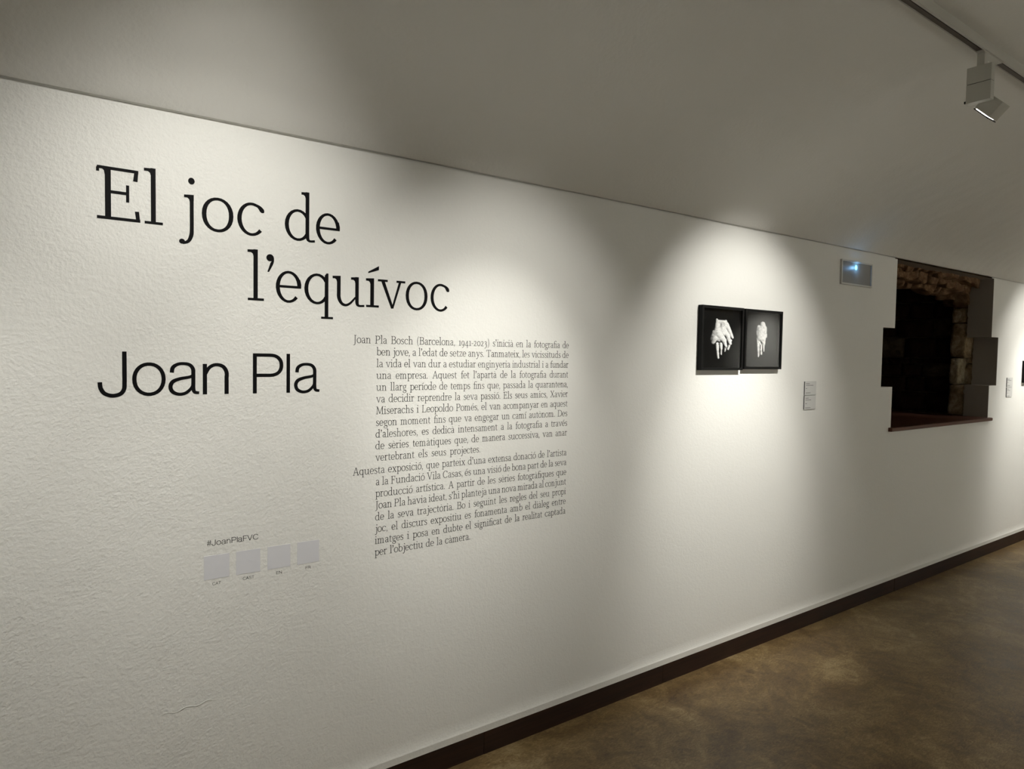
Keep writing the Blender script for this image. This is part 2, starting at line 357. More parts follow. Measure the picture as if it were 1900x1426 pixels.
e_ = [arc(42, 50, 35.5, 47.5, 0, 318, 13, 8.2, 24), P((8, 46.5), (8, 54.5), (81, 54.5), (84, 50), (83, 46.5)), P((72, 52), (83.5, 47), (84, 60), (80, 76), (72, 70))]
i_ = [stem(16, 0, 100), flag(16, 100, 15), foot(16, 14, 17)]
n_ = [stem(16, 0, 100), flag(16, 100), foot(16, 14, 14), S((27, 76, 6), (38, 91, 7.5), (55, 97, 9), (71, 90, 10), (78, 70, T), (78, 40, T), (78, 3, T)), foot(72, 14, 15)]
o_s = [ring(45.5, 50, 45.5, 52)]
u_ = [flag(15, 99, 15), S((21.3, 90, T), (21.3, 50, T), (22, 26, T), (31, 8, 10), (46, 2, 8.5), (62, 10, 7.5), (80, 30, 6)), stem(79, 22, 100), flag(79, 99, 15), S((85.3, 24, T), (86.5, 8, 11), (94, 2, 7.5), (112, 3, 7))]
c_ = [arc(45, 50, 38, 47.5, 72, 318, 13.5, 8.4, 22), S((56, 95.3, 8.4), (65, 92.3, 9.2), (72, 87, 12.5), (77.5, 80.5, 14), (80, 75.5, 10), (80.5, 73.5, 5))]
SER = {
 'a': (86, a_), 'à': (86, a_+[grave(40)]), 'á': (86, a_+[acute(36)]),
 'b': (96, [stem(12, 6, 158), flag(12, 158, 12), arc(50, 50, 38, 46, 143, -143, 13, 8.5, 20)]),
 'c': (86, c_),
 'd': (101, [arc(43, 50, 37, 47, 35, 325, 13, 8.2, 20), stem(68, 20, 160), flag(68, 159, 14), S((74.3, 24, T), (76, 8, 11), (83, 2, 7.5), (100, 3.5, 7.5))]),
 'e': (86, e_), 'é': (86, e_+[acute(42)]), 'è': (86, e_+[grave(42)]),
 'f': (58, [S((28.3, 2, T), (28.3, 80, T), (29, 118, T), (36, 142, 10), (50, 152, 8), (62, 149, 8)), Dt(63, 146, 7.5), foot(22, 15, 20), R(4, 91, 54, 99)]),
 'g': (88, [ring(41, 68, 32, 33, 12, 8), ring(44, -26, 40, 24, 10, 8), S((26, 40, 7), (16, 28, 8), (22, 14, 9), (44, 8, 9), (66, 4, 9), (79, -10, 9)), S((62, 90, 7), (72, 98, 7), (88, 99, 8))]),
 'h': (106, [stem(16, 0, 159), flag(16, 159), foot(16, 14, 14)] + n_[3:]),
 'i': (48, i_+[DOT(22)]), 'í': (48, i_+[acute(20)]), 'ï': (48, i_+[Dt(8, 136, 7.5), Dt(38, 136, 7.5)]), 'ı': (48, i_),
 'ﬁ': (104, [S((28.3, 2, T), (28.3, 80, T), (29, 118, T), (38, 142, 10), (58, 152, 8), (80, 147, 8)), Dt(82, 143, 8), foot(22, 15, 17), R(4, 91, 74, 99), stem(74, 0, 99), foot(74, 14, 15)]),
 'j': (50, [S((37.6, 98, T-0.5), (37.6, 50, T-0.5), (37.6, 0, T-0.5), (36, -20, T), (27, -38, 10), (10, -45, 7)), flag(31.5, 99, 17), Dt(8, -40, 9, 7.5), Dt(37, 140, 10)]),
 'l': (50, [stem(18, 0, 160), flag(18, 159, 17), foot(18, 16, 18)]),
 'm': (160, [stem(16, 0, 100), flag(16, 100), foot(16, 14, 12), S((27, 76, 6), (38, 91, 7.5), (52, 97, 9), (66, 90, 10), (72, 70, T), (72, 40, T), (72, 3, T)), foot(66, 12, 12),
            S((78, 76, 6), (89, 91, 7.5), (104, 97, 9), (118, 90, 10), (124, 70, T), (124, 40, T), (124, 3, T)), foot(118, 13, 15)]),
 'n': (106, n_), 'o': (92, o_s), 'ó': (92, o_s+[acute(42)]), 'ò': (92, o_s+[grave(46)]),
 'p': (98, [stem(16, -48, 100), flag(16, 100), R(2, -48, 44, -41), arc(53, 50, 37, 46.5, 145, -145, 13, 8.5, 20)]),
 'q': (98, [arc(43, 50, 36.5, 47, 35, 325, 13, 8.2, 20), stem(69, -48, 96), P((69, 90), (69, 96), (75, 104), (81.5, 104), (81.5, 90)), R(57, -48, 98, -41)]),
 'r': (70, [stem(16, 0, 100), flag(16, 100), foot(16, 14, 20), S((27, 74, 6), (36, 90, 7.5), (48, 97, 8.5), (60, 95, 8)), Dt(60, 91, 8)]),
 's': (72, [S((60, 84, 7), (50, 94, 7.5), (34, 97, 8.5), (16, 86, 10), (14, 70, 12), (34, 54, 13), (54, 42, 12), (60, 22, 11), (46, 5, 9), (26, 2.5, 8), (9, 14, 7)), R(57, 76, 63, 94), R(6, 6, 12, 24)]),
 't': (62, [S((24.3, 128, 7), (24.3, 96, T), (24.3, 50, T), (24.3, 22, T), (30, 6, 10), (42, 2.5, 8), (57, 9, 7)), R(4, 91, 56, 99)]),
 'u': (114, u_),
 'v': (102, [P((10, 97), (23.5, 97), (60, 0), (50, -1)), P((80, 97), (89.5, 97), (58.5, 0), (51, -1)), R(-1, 92, 36, 99.5), R(70, 92, 104, 99.5)]),
 'x': (98, [Ln((20, 96, T+1), (78, 4, T+1)), Ln((78, 96, 8), (18, 4, 8)), R(4, 92, 38, 99.5), R(62, 92, 94, 99.5), R(2, 0, 36, SV), R(60, 0, 96, SV)]),
 'y': (100, [Ln((18, 96, T), (54, 8, T)), S((86, 96, 8), (56, 14, 8.5), (44, -20, 9), (30, -40, 9), (14, -44, 7)), R(2, 92, 38, 99.5), R(68, 92, 100, 99.5), Dt(13, -40, 8)]),
 'z': (82, [R(8, 91.5, 74, 99.5), R(6, 0, 76, 8), Ln((68, 92, 9.5), (13, 7, 9.5)), R(8, 76, 15, 96), R(69, 4, 76, 25)]),
 'A': (134, [Ln((70, 142, T), (114, 3, T+1)), Ln((66, 142, 8.5), (22, 3, 8.5)), R(4, 0, 42, SV), R(92, 0, 134, SV), R(38, 48, 96, 56), P((60, 138), (66, 147), (74, 147), (78, 138))]),
 'B': (118, [stem(20, 0, 146), R(4, 0, 60, SV), R(4, 138.5, 60, 146), S((58, 142, 8), (84, 138, 10), (94, 112, T), (82, 84, 9), (56, 78, 8)), S((56, 78, 8), (90, 72, 10), (104, 42, T+1), (92, 10, 10), (58, 4, 8)), R(30, 74, 58, 82)]),
 'C': (122, [arc(64, 73, 53, 70, 42, 322, 14, 8.5, 24), R(101, 104, 108, 138)]),
 'D': (140, [stem(20, 0, 146), R(4, 0, 60, SV), R(4, 138.5, 60, 146), S((58, 142, 8.5), (100, 132, 10), (122, 100, 13), (126, 73, 14), (122, 46, 13), (100, 14, 10), (58, 4, 8.5))]),
 'E': (112, [P((20, 0), (34, 0), (34, 146), (20, 146)), R(1, 0, 104, 8.5), P((0, 138), (2, 146.5), (100, 146), (100, 137.5)), R(0, 130, 7, 141), P((90, 140), (87, 115), (98, 114), (100, 146)), P((94, 4), (91, 30), (101, 31), (104, 0)), R(30, 73, 76, 81.5), R(70, 53, 77.5, 101), P((13, 139), (18, 134), (20, 122), (20, 139))]),
 'F': (104, [stem(20, 0, 146), R(4, 0, 50, SV), R(4, 138, 92, 146), R(30, 72, 70, 80), R(66, 58, 73, 96), P((85, 140), (83, 112), (91, 112), (93, 146))]),
 'J': (64, [S((34, 142, T), (34, 60, T), (34, 0, T), (30, -22, 11), (14, -36, 8), (0, -34, 8)), R(12, 138.5, 60, 146)]),
 'L': (106, [stem(20, 0, 146), R(4, 0, 98, 8), R(4, 138.5, 50, 146), P((88, 4), (90, 36), (98, 36), (100, 0))]),
 'M': (168, [Ln((24, 4, 9), (30, 142, 9)), Ln((30, 142, T), (82, 10, T)), Ln((82, 6, 8), (134, 142, 8)), Ln((134, 142, T), (140, 4, T)), R(4, 0, 44, SV), R(120, 0, 162, SV), R(8, 138.5, 36, 146), R(130, 138.5, 158, 146)]),
 'P': (112, [stem(20, 0, 146), R(4, 0, 52, SV), R(4, 138.5, 58, 146), S((56, 142, 8.5), (86, 136, 10), (99, 106, 13.5), (86, 76, 10), (56, 68, 8.5)), R(30, 64, 58, 72)]),
 'T': (122, [stem(55, 0, 146), R(38, 0, 84, SV), R(6, 138, 116, 146), P((6, 146), (4, 112), (11, 112), (14, 142)), P((116, 146), (118, 112), (111, 112), (108, 142))]),
 'V': (132, [Ln((22, 142, T+1), (68, 4, T+1)), Ln((68, 4, 8.5), (110, 142, 8.5)), R(2, 138.5, 42, 146), R(90, 138.5, 128, 146)]),
 'X': (130, [Ln((26, 142, T+1), (106, 4, T+1)), Ln((104, 142, 8.5), (24, 4, 8.5)), R(6, 138.5, 48, 146), R(84, 138.5, 124, 146), R(4, 0, 44, SV), R(84, 0, 128, SV)]),
 '0': (92, [ring(45.5, 50, 41, 51, 12, 10)]), '1': (62, [stem(26, 0, 100), R(8, 0, 58, SV), P((8, 88), (8, 95), (38, 101), (38, 90), (26, 88))]),
 '2': (84, [S((12, 78, 8), (26, 95, 9), (46, 96, 10), (60, 76, T), (50, 48, 11), (12, 8, 8)), R(8, 0, 74, 9)]),
 '3': (84, [S((12, 84, 8), (30, 96, 9), (50, 92, 11), (56, 72, T), (44, 54, 9), (26, 50, 7)), S((26, 50, 7), (52, 44, 10), (64, 16, T), (56, -18, 11), (30, -40, 9), (8, -44, 7))]),
 '4': (92, [Ln((58, 100, 8), (6, 6, 8)), R(4, 2, 86, 10), R(52, -46, 64, 101)]),
 '9': (90, [ring(42, 52, 36, 48, 12.5, 8.5), S((74, 56, T), (70, 10, 11), (52, -26, 9), (18, -46, 7))]),
 ',': (34, [Dt(14, 8, 8.5), S((19, 8, 8), (19, -6, 7), (9, -26, 4))]), '.': (34, [Dt(15, 8, 9)]),
 "'": (34, [Dt(13, 138, 11.5), S((21, 138, 8), (20, 122, 7), (8, 95, 5)), P((24.5, 138), (22, 124), (10, 93), (5, 93), (14, 122))]),
 '(': (52, [S((42, 160, 6), (22, 120, 9), (15, 62, 11), (22, 4, 9), (42, -36, 6))]), ')': (52, [S((8, 160, 6), (28, 120, 9), (35, 62, 11), (28, 4, 9), (8, -36, 6))]),
 '-': (50, [R(4, 44, 46, 53)]), ' ': (38, []),
}
q = 11.7
def LL(*p): return Ln(*[(x, y, q) for x, y in p])
sa_ = [S((10, 70, q), (13, 86, q), (26, 96, 10), (42, 98.5, 9.5), (60, 95, 10.5), (70, 82, q), (71, 64, q), (71, 40, q), (71, 20, q), (75, 8, 10.5), (88, 5.5, 9)),
       S((71, 62, 9), (60, 56, 9.5), (34, 51, 10), (13, 42, q), (6, 26, q), (12, 10, 11.5), (30, 2, 10), (50, 6, 10), (66, 22, 9), (71, 38, 9))]
SAN = {
 'J': (90, [S((6, 42, q), (8, 24, q), (18, 8, q), (38, 1, q), (58, 6, q), (68, 20, q), (69.5, 42, q), (69.5, 60, q)), R(63.6, 55, 75.4, 134)]),
 'o': (100, [arc(46, 50, 40.5, 46.5, 0, 360, q, 10.5, 30, 2.1)]), 'a': (94, sa_),
 'n': (92, [R(6, 0, 17.7, 98), S((14, 66, 9), (24, 86, 10.5), (42, 95.5, 10.5), (62, 90, 11.5), (72.2, 72, q), (72.5, 50, q)), R(66.6, 0, 78.4, 60)]),
 'P': (108, [R(8, 0, 19.8, 134), R(15, 123, 62, 134), R(15, 55, 62, 66), arc(60, 94.5, 36, 34, 90, -90, q, 11, 16, 2.3)]),
 'l': (26, [R(7, 0, 18.7, 134)]),
 '#': (92, [Ln((34, 134, 9), (20, 0, 9)), Ln((70, 134, 9), (56, 0, 9)), R(8, 84, 88, 93), R(2, 40, 82, 49)]),
 'F': (92, [R(10, 0, 22, 134), R(10, 123, 86, 134), R(10, 62, 78, 73)]),
 'V': (110, [Ln((7, 134, q), (54, 2, q)), Ln((54, 2, q), (101, 134, q))]),
 'C': (124, [arc(64, 67, 53, 62, 28, 332, q, 11, 26)]),
 'A': (110, [Ln((8, 0, q), (55, 132, q)), Ln((55, 132, q), (102, 0, q)), R(26, 40, 84, 51)]),
 'T': (104, [R(46, 0, 58, 134), R(4, 123, 100, 134)]),
 'S': (106, [S((92, 96, q), (84, 118, q), (54, 129, 11), (24, 120, q), (16, 98, q), (30, 78, q), (60, 67, q), (88, 54, q), (96, 34, q), (84, 12, q), (54, 4, 11), (20, 12, q), (10, 40, q))]),
 'E': (100, [R(10, 0, 22, 134), R(10, 123, 92, 134), R(10, 62, 86, 73), R(10, 0, 94, 11)]),
 'N': (118, [R(10, 0, 22, 134), R(94, 0, 106, 134), Ln((16, 130, 13), (100, 4, 13))]),
 'R': (112, [R(10, 0, 22, 134), R(15, 123, 64, 134), R(15, 60, 64, 71), arc(62, 97, 32, 31.5, 90, -90, q, 11, 14, 2.3), S((62, 65, 10), (86, 56, q), (93, 34, q), (96, 8, 12), (99, 0, 12))]),
 ' ': (52, []),
}
_cache = {}
def glyph2d(font, ch):
    k = (id(font), ch)
    if k in _cache: return _cache[k]
    polys = []
    for kind, L in font[ch][1]:
        if kind == 'p': polys.append(('n', L))
        else:
            n = len(L); left = []; right = []
            closed = math.hypot(L[0][0]-L[-1][0], L[0][1]-L[-1][1]) < 1e-3
            for i, (x, y, ww) in enumerate(L):
                a = L[i-1] if i else (L[-2] if closed else L[0]); b = L[i+1] if i < n-1 else (L[1] if closed else L[-1])
                dx, dy = b[0]-a[0], b[1]-a[1]; d = math.hypot(dx, dy) or 1
                nx_, ny_ = -dy/d*ww/2, dx/d*ww/2
                left.append((x+nx_, y+ny_)); right.append((x-nx_, y-ny_))
            polys.append(('r', (left, right)))
    _cache[k] = polys; return polys
def put_glyph(mb, font, ch, x, z, s, sx=None, th=0.0006):
    sx = sx or s; th0 = th
    for k_, (kind, L) in enumerate(glyph2d(font, ch)):
        th = th0 + 0.00003*k_
        if kind == 'n':
            n = len(L); ar = sum(L[i][0]*L[(i+1) % n][1]-L[(i+1) % n][0]*L[i][1] for i in range(n))
            if ar < 0: L = L[::-1]
            vs = [(x+p[0]*sx, -th, z+p[1]*s) for p in L] + [(x+p[0]*sx, 0, z+p[1]*s) for p in L]
            mb.add(vs, [tuple(range(n))] + [(i, n+i, n+(i+1) % n, (i+1) % n) for i in range(n)])
        else:
            A, B = L; n = len(A)
            vs = [(x+p[0]*sx, -th, z+p[1]*s) for p in A+B] + [(x+p[0]*sx, 0, z+p[1]*s) for p in A+B]
            fs = []
            for i in range(n-1):
                fs += [(n+i, n+i+1, i+1, i), (i, i+1, 2*n+i+1, 2*n+i), (n+i+1, n+i, 3*n+i, 3*n+i+1)]
            fs += [(0, 2*n, 3*n, n), (n-1, 2*n-1, 4*n-1, 3*n-1)]
            mb.add(vs, fs)
def extent(font, ch):
    xs = []
    for kind, L in glyph2d(font, ch): xs += [p[0] for p in (L if kind == 'n' else L[0]+L[1])]
    return min(xs), max(xs)
def letters(root, font, items, z, s, m, name='letter', fit=True):
    for ch, xa, xb in items:
        e0, e1 = extent(font, ch); sx = (xb-xa)/(e1-e0)
        mb = MB(); put_glyph(mb, font, ch, xa-e0*sx, z, s, sx); mb.build(name, m, root, loc=(xa, 0, z), up=False)
# title
t1 = empty('title_lettering', (0.2235, 0, 0.3495), 'large black serif title words El joc de, upper line on the white wall', 'lettering')
letters(t1, SER, [('E', .2232, .3288), ('l', .3388, .3862), ('j', .4282, .4708), ('o', .4898, .5788), ('c', .5900, .6700), ('d', .7337, .8315), ('e', .8346, .9155)], 0.3500, 0.000975, m_vinyl)
t2 = empty('title_lettering', (0.620, 0, 0.1525), "large black serif title word l'equívoc, indented below El joc de", 'lettering')
letters(t2, SER, [('l', .6200, .6695), ("'", .6765, .7005), ('e', .7060, .7870), ('q', .7968, .8935), ('u', .8915, 1.0045), ('í', 1.0095, 1.0575), ('v', 1.0535, 1.1580), ('o', 1.1602, 1.2478), ('c', 1.2605, 1.3385)], 0.1528, 0.000975, m_vinyl)
t3 = empty('name_lettering', (0.222, 0, -0.1335), 'large black sans-serif name Joan Pla below the serif title', 'lettering')
letters(t3, SAN, [('J', .2220, .2928), ('o', .3060, .3916), ('a', .3984, .4818), ('n', .4914, .5652), ('P', .6362, .7300), ('l', .7403, .7515), ('a', .7645, .8490)], -0.1335, 0.000924, m_vinyl)
# small captions
def caption(name, label, text, xa, xb, z, cap, m=m_ink, group=None, cat='lettering'):
    root = empty(name, (xa, 0, z), label, cat, group)
    W = 0; e0 = extent(SAN, text[0])[0]; pos = []
    for ch in text: pos.append(W); W += SAN[ch][0]
    W = pos[-1] + extent(SAN, text[-1])[1] - e0; sx = (xb-xa)/W; s = cap/134
    for ch, p in zip(text, pos):
        mb = MB(); put_glyph(mb, SAN, ch, xa+(p-e0)*sx, z, s, sx, 0.0004); mb.build('letter', m, root, loc=(xa+p*sx, 0, z), up=False)
caption('hashtag_lettering', 'small black sans-serif hashtag #JoanPlaFVC above the row of stickers', '#JoanPlaFVC', .5019, .6532, -0.5905, 0.0172)
for tx, xa, xb, lb in [('CAT', .5172, .5418, 'tiny black letters CAT under the leftmost square sticker'), ('CAST', .6062, .6405, 'tiny black letters CAST under the second square sticker from left'),
                       ('EN', .7094, .7272, 'tiny black letters EN under the third square sticker from left'), ('FR', .8048, .8210, 'tiny black letters FR under the rightmost square sticker')]:
    caption('language_lettering', lb, tx, xa, xb, -0.7120, 0.0092)
# stickers, their codes left out
for x, lb in [(.4932, 'leftmost pale square sticker, above the letters CAT'), (.5863, 'second pale square sticker from left, above the letters CAST'), (.6817, 'third pale square sticker from left, above the letters EN'), (.7768, 'rightmost pale square sticker, above the letters FR')]:
    b = MB(); b.box(x, -0.0007, -0.6928, x+0.0730, 0.0, -0.6203)
    tag(b.build('square_sticker', m_sticker, loc=(x, 0, -0.6928)), lb, 'sticker', 'square stickers in a row under the hashtag')
# body text
TXT1 = ["Joan Pla Bosch (Barcelona, 1941-2023) s'inicià en la fotograﬁa de", "ben jove, a l'edat de setze anys. Tanmateix, les vicissituds de", "la vida el van dur a estudiar enginyeria industrial i a fundar",
 "una empresa. Aquest fet l'apartà de la fotograﬁa durant", "un llarg període de temps ﬁns que, passada la quarantena,", "va decidir reprendre la seva passió. Els seus amics, Xavier",
 "Miserachs i Leopoldo Pomés, el van acompanyar en aquest", "segon moment ﬁns que va engegar un camí autònom. Des", "d'aleshores, es dedicà intensament a la fotograﬁa a través",
 "de sèries temàtiques que, de manera successiva, van anar", "vertebrant els seus projectes."]
TXT2 = ["Aquesta exposició, que parteix d'una extensa donació de l'artista", "a la Fundació Vila Casas, és una visió de bona part de la seva", "producció artística. A partir de les sèries fotogràﬁques que",
 "Joan Pla havia ideat, s'hi planteja una nova mirada al conjunt", "de la seva trajectòria. Bo i seguint les regles del seu propi", "joc, el discurs expositiu es fonamenta amb el diàleg entre", "imatges i posa en dubte el signiﬁcat de la realitat captada", "per l'objectiu de la càmera."]
SB = 0.000183
def text_block(root, lines, z0, dz, ends):
    for i, t in enumerate(lines):
        xa = 0.9660 if i == 0 else 1.0515-0.0002*i; xb = ends.get(i, 1.9250)
        z = z0-dz*i; nat = 0; ns = t.count(' ')
        for ch in t:
            if ch != ' ': nat += SER[ch][0]+4
        avail = (xb-xa)
        sp = 44; s = SB*0.968
        # natural width with letters scaled a little if needed, spaces justify
        space = (avail - nat*s)/ns
        if space < 0.006: s = (avail-0.006*ns)/nat; space = 0.006
        if space > 0.0165: s = (avail-0.0165*ns)/nat; space = 0.0165
        mb = MB(); x = xa
        for ch in t:
            if ch == ' ': x += space; continue
            put_glyph(mb, SER, ch, x, z, SB, s, 0.0004); x += (SER[ch][0]+4)*s
        mb.build('text_line', m_ink, root, loc=(xa, 0, z), up=False)
p1 = empty('text_lettering', (0.966, 0, -0.375), 'upper paragraph of small black serif text, starting Joan Pla Bosch', 'lettering')
text_block(p1, TXT1, 0.0298, 0.04060, {10: 1.4880})
p2 = empty('text_lettering', (0.966, 0, -0.7075), 'lower paragraph of small black serif text, starting Aquesta exposició', 'lettering')
text_block(p2, TXT2, -0.4195, 0.04112, {7: 1.4470})

# ================================================================== FRAMED PHOTOGRAPHS
def capsdf(px, py, c):
    ax, ay, ar, bx, by, br = c; dx, dy = bx-ax, by-ay; L2 = dx*dx+dy*dy or 1
    t = max(0, min(1, ((px-ax)*dx+(py-ay)*dy)/L2)); qx, qy = ax+dx*t, ay+dy*t; rr = ar+(br-ar)*t
    d2 = (px-qx)**2+(py-qy)**2
    return (math.sqrt(rr*rr-d2) if d2 < rr*rr else 0.0)
HAND1 = ([(482, 408, 36, 592, 408, 36, 10), (480, 420, 40, 470, 620, 60, 10), (570, 420, 48, 560, 600, 60, 10), (430, 590, 40, 400, 720, 40, 6), (462, 372, 18, 466, 470, 34, 10), (606, 382, 20, 600, 470, 46, 10), (505, 560, 72, 500, 690, 66, 0), (450, 560, 34, 415, 700, 46, 0),
          (615, 440, 42, 672, 560, 34, 8), (672, 560, 34, 722, 670, 22, 8), (555, 520, 50, 640, 640, 40, 14), (640, 640, 40, 690, 780, 26, 14), (505, 620, 58, 585, 730, 44, 24), (585, 730, 40, 622, 835, 20, 24),
          (440, 690, 52, 410, 770, 32, 20), (478, 790, 24, 484, 900, 24, 4), (484, 900, 22, 500, 1035, 17, 4), (535, 790, 26, 545, 880, 18, 2), (545, 880, 16, 546, 975, 11, 2),
          (700, 720, 18, 655, 880, 18, 6), (615, 850, 16, 604, 925, 8, 2)], (215, 185, 830, 1205))
HAND2 = ([(400, 540, 60, 400, 680, 62, 4), (425, 445, 44, 440, 560, 54, 4), (365, 500, 36, 352, 590, 32, 0), (350, 590, 30, 356, 720, 26, 0), (395, 520, 40, 400, 640, 44, 2), (445, 560, 52, 440, 700, 44, 8), (470, 500, 24, 478, 660, 24, 6),
          (352, 700, 26, 362, 830, 24, 4), (362, 830, 24, 368, 1005, 13, 4), (440, 700, 44, 448, 800, 26, 8), (448, 800, 22, 455, 910, 12, 8), (412, 800, 14, 408, 890, 16, 2), (408, 890, 16, 415, 962, 18, 2),
          (385, 700, 14, 468, 798, 9, 24), (335, 620, 14, 395, 790, 14, 10)], (122, 250, 688, 1180))
def print_mesh(hand, x0, x1, z0, z1, y, name, parent, gx=96, gz=150):
    caps, (u0_, v0_, u1_, v1_) = hand; H = {}
    def height(px, py):
        tot = 0; K = 7.0
        for c in caps:
            h_ = capsdf(px, py, c[:6])
            if h_ > 0: tot += math.exp((h_*0.75+c[6])/K)
        return K*math.log(tot) if tot > 0 else 0
    du = (u1_-u0_)/gx; dv = (v1_-v0_)/gz
    val = []
    for j in range(gz+1):
        for i in range(gx+1):
            px, py = u0_+i*du, v0_+j*dv
            H[i, j] = height(px, py)
    bgc = 0.006
    for j in range(gz+1):
        for i in range(gx+1):
            h_ = H[i, j]
            if h_ <= 0: val.append(bgc); continue
            hx = (H.get((i+1, j), h_)-H.get((i-1, j), h_))/(2*du); hy = (H.get((i, j+1), h_)-H.get((i, j-1), h_))/(2*dv)
            N = Vector((-hx, -hy, 1.2)).normalized(); L = Vector((0.55, -0.35, 0.75)).normalized()
            px, py = u0_+i*du, v0_+j*dv
            cr_ = abs(noise.noise(Vector((px*0.035, py*0.06, 3))))
            d = max(0, N.dot(L))**1.2; d *= 0.62+1.1*min(cr_*2.2, 0.45) + 0.25*noise.noise(Vector((px*0.11, py*0.09, 0)))
            if hand is HAND1:
                d *= max(0.08, min(1, (px-330)/130+0.25*noise.noise(Vector((py*0.05, 0, 0)))))
            if py > 900: d *= 0.8
            val.append(bgc+min(0.80, 0.92*d))
    me = bpy.data.meshes.new(name); vs = []; fs = []
    for j in range(gz+1):
        for i in range(gx+1): vs.append(((x1-x0)*i/gx, 0, (z1-z0)*(1-j/gz)))
    W = gx+1
    for j in range(gz):
        for i in range(gx): fs.append((j*W+i, (j+1)*W+i, (j+1)*W+i+1, j*W+i+1))
    me.from_pydata(vs, [], fs); me.materials.append(m_photo)
    ca = me.color_attributes.new('print', 'FLOAT_COLOR', 'POINT')
    buf = []
    for c in val: buf += [c, c, c*0.98, 1]
    ca.data.foreach_set('color', buf)
    o = bpy.data.objects.new(name, me); C.objects.link(o); o.parent = parent; b = parent_loc(parent); o.location = (x0-b[0], y-b[1], z0+FZ-b[2]); return o
m_photo = mat('photographic_print', (0.5, 0.5, 0.5), 0.9, spec=0.0)
at = nn(m_photo, 'ShaderNodeVertexColor'); at.layer_name = 'print'; lk(m_photo, at.outputs['Color'], bsdf(m_photo).inputs['Base Color'])
def picture(x0, x1, z0, z1, p, hand, label, bw=0.013):
    root = empty('framed_photograph', ((x0+x1)/2, 0, z0), label, 'picture')
    def bar(xa, za, xb, zb): b = MB(); b.box(xa, -p, za, xb, 0, zb); return b
    fr_ = MB(); fr_.box(x0, -p, z0, x0+bw, -0.0005, z1); fr_.box(x1-bw, -p, z0, x1, -0.0005, z1)
    fr_.box(x0+bw, -p, z0, x1-bw, -0.0005, z0+bw); fr_.box(x0+bw, -p, z1-bw, x1-bw, -0.0005, z1)
    fr_.build('frame', m_frame, root, loc=(x0, 0, z0))
    bk = MB(); bk.box(x0+bw, -0.006, z0+bw, x1-bw, -0.001, z1-bw); bk.build('backing_board', m_frame, root, loc=(x0, 0, z0))
    if hand: print_mesh(hand, x0+bw, x1-bw, z0+bw, z1-bw, -0.0075, 'photographic_print', root)
    gb = MB(); gb.box(x0+bw, -p+0.006, z0+bw, x1-bw, -p+0.004, z1-bw); gb.build('glass_pane', m_glass, root, loc=(x0, 0, z0))
    return root
picture(2.757, 3.090, -0.0610, 0.2570, 0.027, HAND1, 'black-framed photograph of a pale hand hanging down with spread fingers, left of the pair')
picture(3.105, 3.438, -0.0560, 0.2560, 0.027, HAND2, 'black-framed photograph of a narrow pale hand seen from behind, right of the pair')
picture(7.10, 7.48, -0.17, 0.02, 0.030, None, 'black picture frame cut by the right edge of the photograph')

# ================================================================== CAPTION CARDS
def card(x0, x1, z0, z1, lines, label, group=None):
    root = empty('caption_card', (x0, 0, z0), label, 'sign', group)
    b = MB(); b.box(x0, -0.0055, z0, x1, 0, z1, 1); b.add([(x0, -0.0056, z0), (x1, -0.0056, z0), (x1, -0.0056, z1), (x0, -0.0056, z1)], [(0, 1, 2, 3)], 0)
    b.build('card', [m_card, m_cardside], root, loc=(x0, 0, z0), up=False)
    pr = MB()
    for fx0, fx1, fz, hh in lines:
        x = x0+(x1-x0)*fx0; xe = x0+(x1-x0)*fx1; z = z0+(z1-z0)*fz; k = 0
        while x < xe:
            ww = (0.0028, 0.0042, 0.0034, 0.0050)[k % 4]; pr.box(x, -0.0059, z, min(x+ww, xe), -0.0056, z+hh); x += ww+0.0009; k += 1
    tag(pr.build('print_lines', m_print_grey, root, loc=(x0, 0, z0)), kind='stuff')
LN1 = [(0.09, 0.42, 0.82, 0.0028), (0.09, 0.74, 0.70, 0.0026), (0.09, 0.20, 0.47, 0.0028), (0.09, 0.52, 0.14, 0.0028)]
LN2 = [(0.09, 0.36, 0.80, 0.0028), (0.09, 0.58, 0.67, 0.0028), (0.09, 0.22, 0.40, 0.0030), (0.09, 0.55, 0.10, 0.0028)]
card(3.7125, 3.832, -0.2045, -0.1270, LN1, 'small grey caption card right of the framed hands, upper of its pair')
card(3.7125, 3.832, -0.2870, -0.2080, LN2, 'small grey caption card right of the framed hands, lower of its pair')
card(6.757, 6.880, -0.2025, -0.1250, LN1, 'small white caption card right of the stone opening, upper of its pair')
card(6.757, 6.880, -0.2860, -0.2060, LN2, 'small white caption card right of the stone opening, lower of its pair')

# ================================================================== EMERGENCY LIGHT
em = empty('emergency_light', (4.245, 0, 0.53), 'flush grey emergency light with a glowing blue lamp, left of the stone opening', 'light')
b = MB(); x0, x1, z0, z1, r_ = 4.060, 4.428, 0.455, 0.603, 0.010
for bx in [(x0, z0, x1, z0+r_), (x0, z1-r_, x1, z1), (x0, z0+r_, x0+r_, z1-r_), (x1-r_, z0+r_, x1, z1-r_)]: b.box(bx[0], -0.011, bx[1], bx[2], 0, bx[3])
b.build('rim', m_plate, em, loc=(x0, 0, z0))
b = MB(); b.box(x0+r_, -0.0035, z0+r_, x1-r_, -0.0005, z1-r_); b.build('diffuser', m_panel, em, loc=(x0, 0, z0))
b = MB(); NL = 18
vs = [(4.236+0.015*math.cos(2*PI*k/NL), -0.0045, 0.566+0.015*math.sin(2*PI*k/NL)) for k in range(NL)] + [(4.236, -0.009, 0.566)]
b.add(vs, [(k, (k+1) % NL, NL) for k in range(NL)]); b.build('blue_lamp', m_led, em, loc=(4.236, 0, 0.566), smooth=True)['label'] = 'glowing blue lamp'
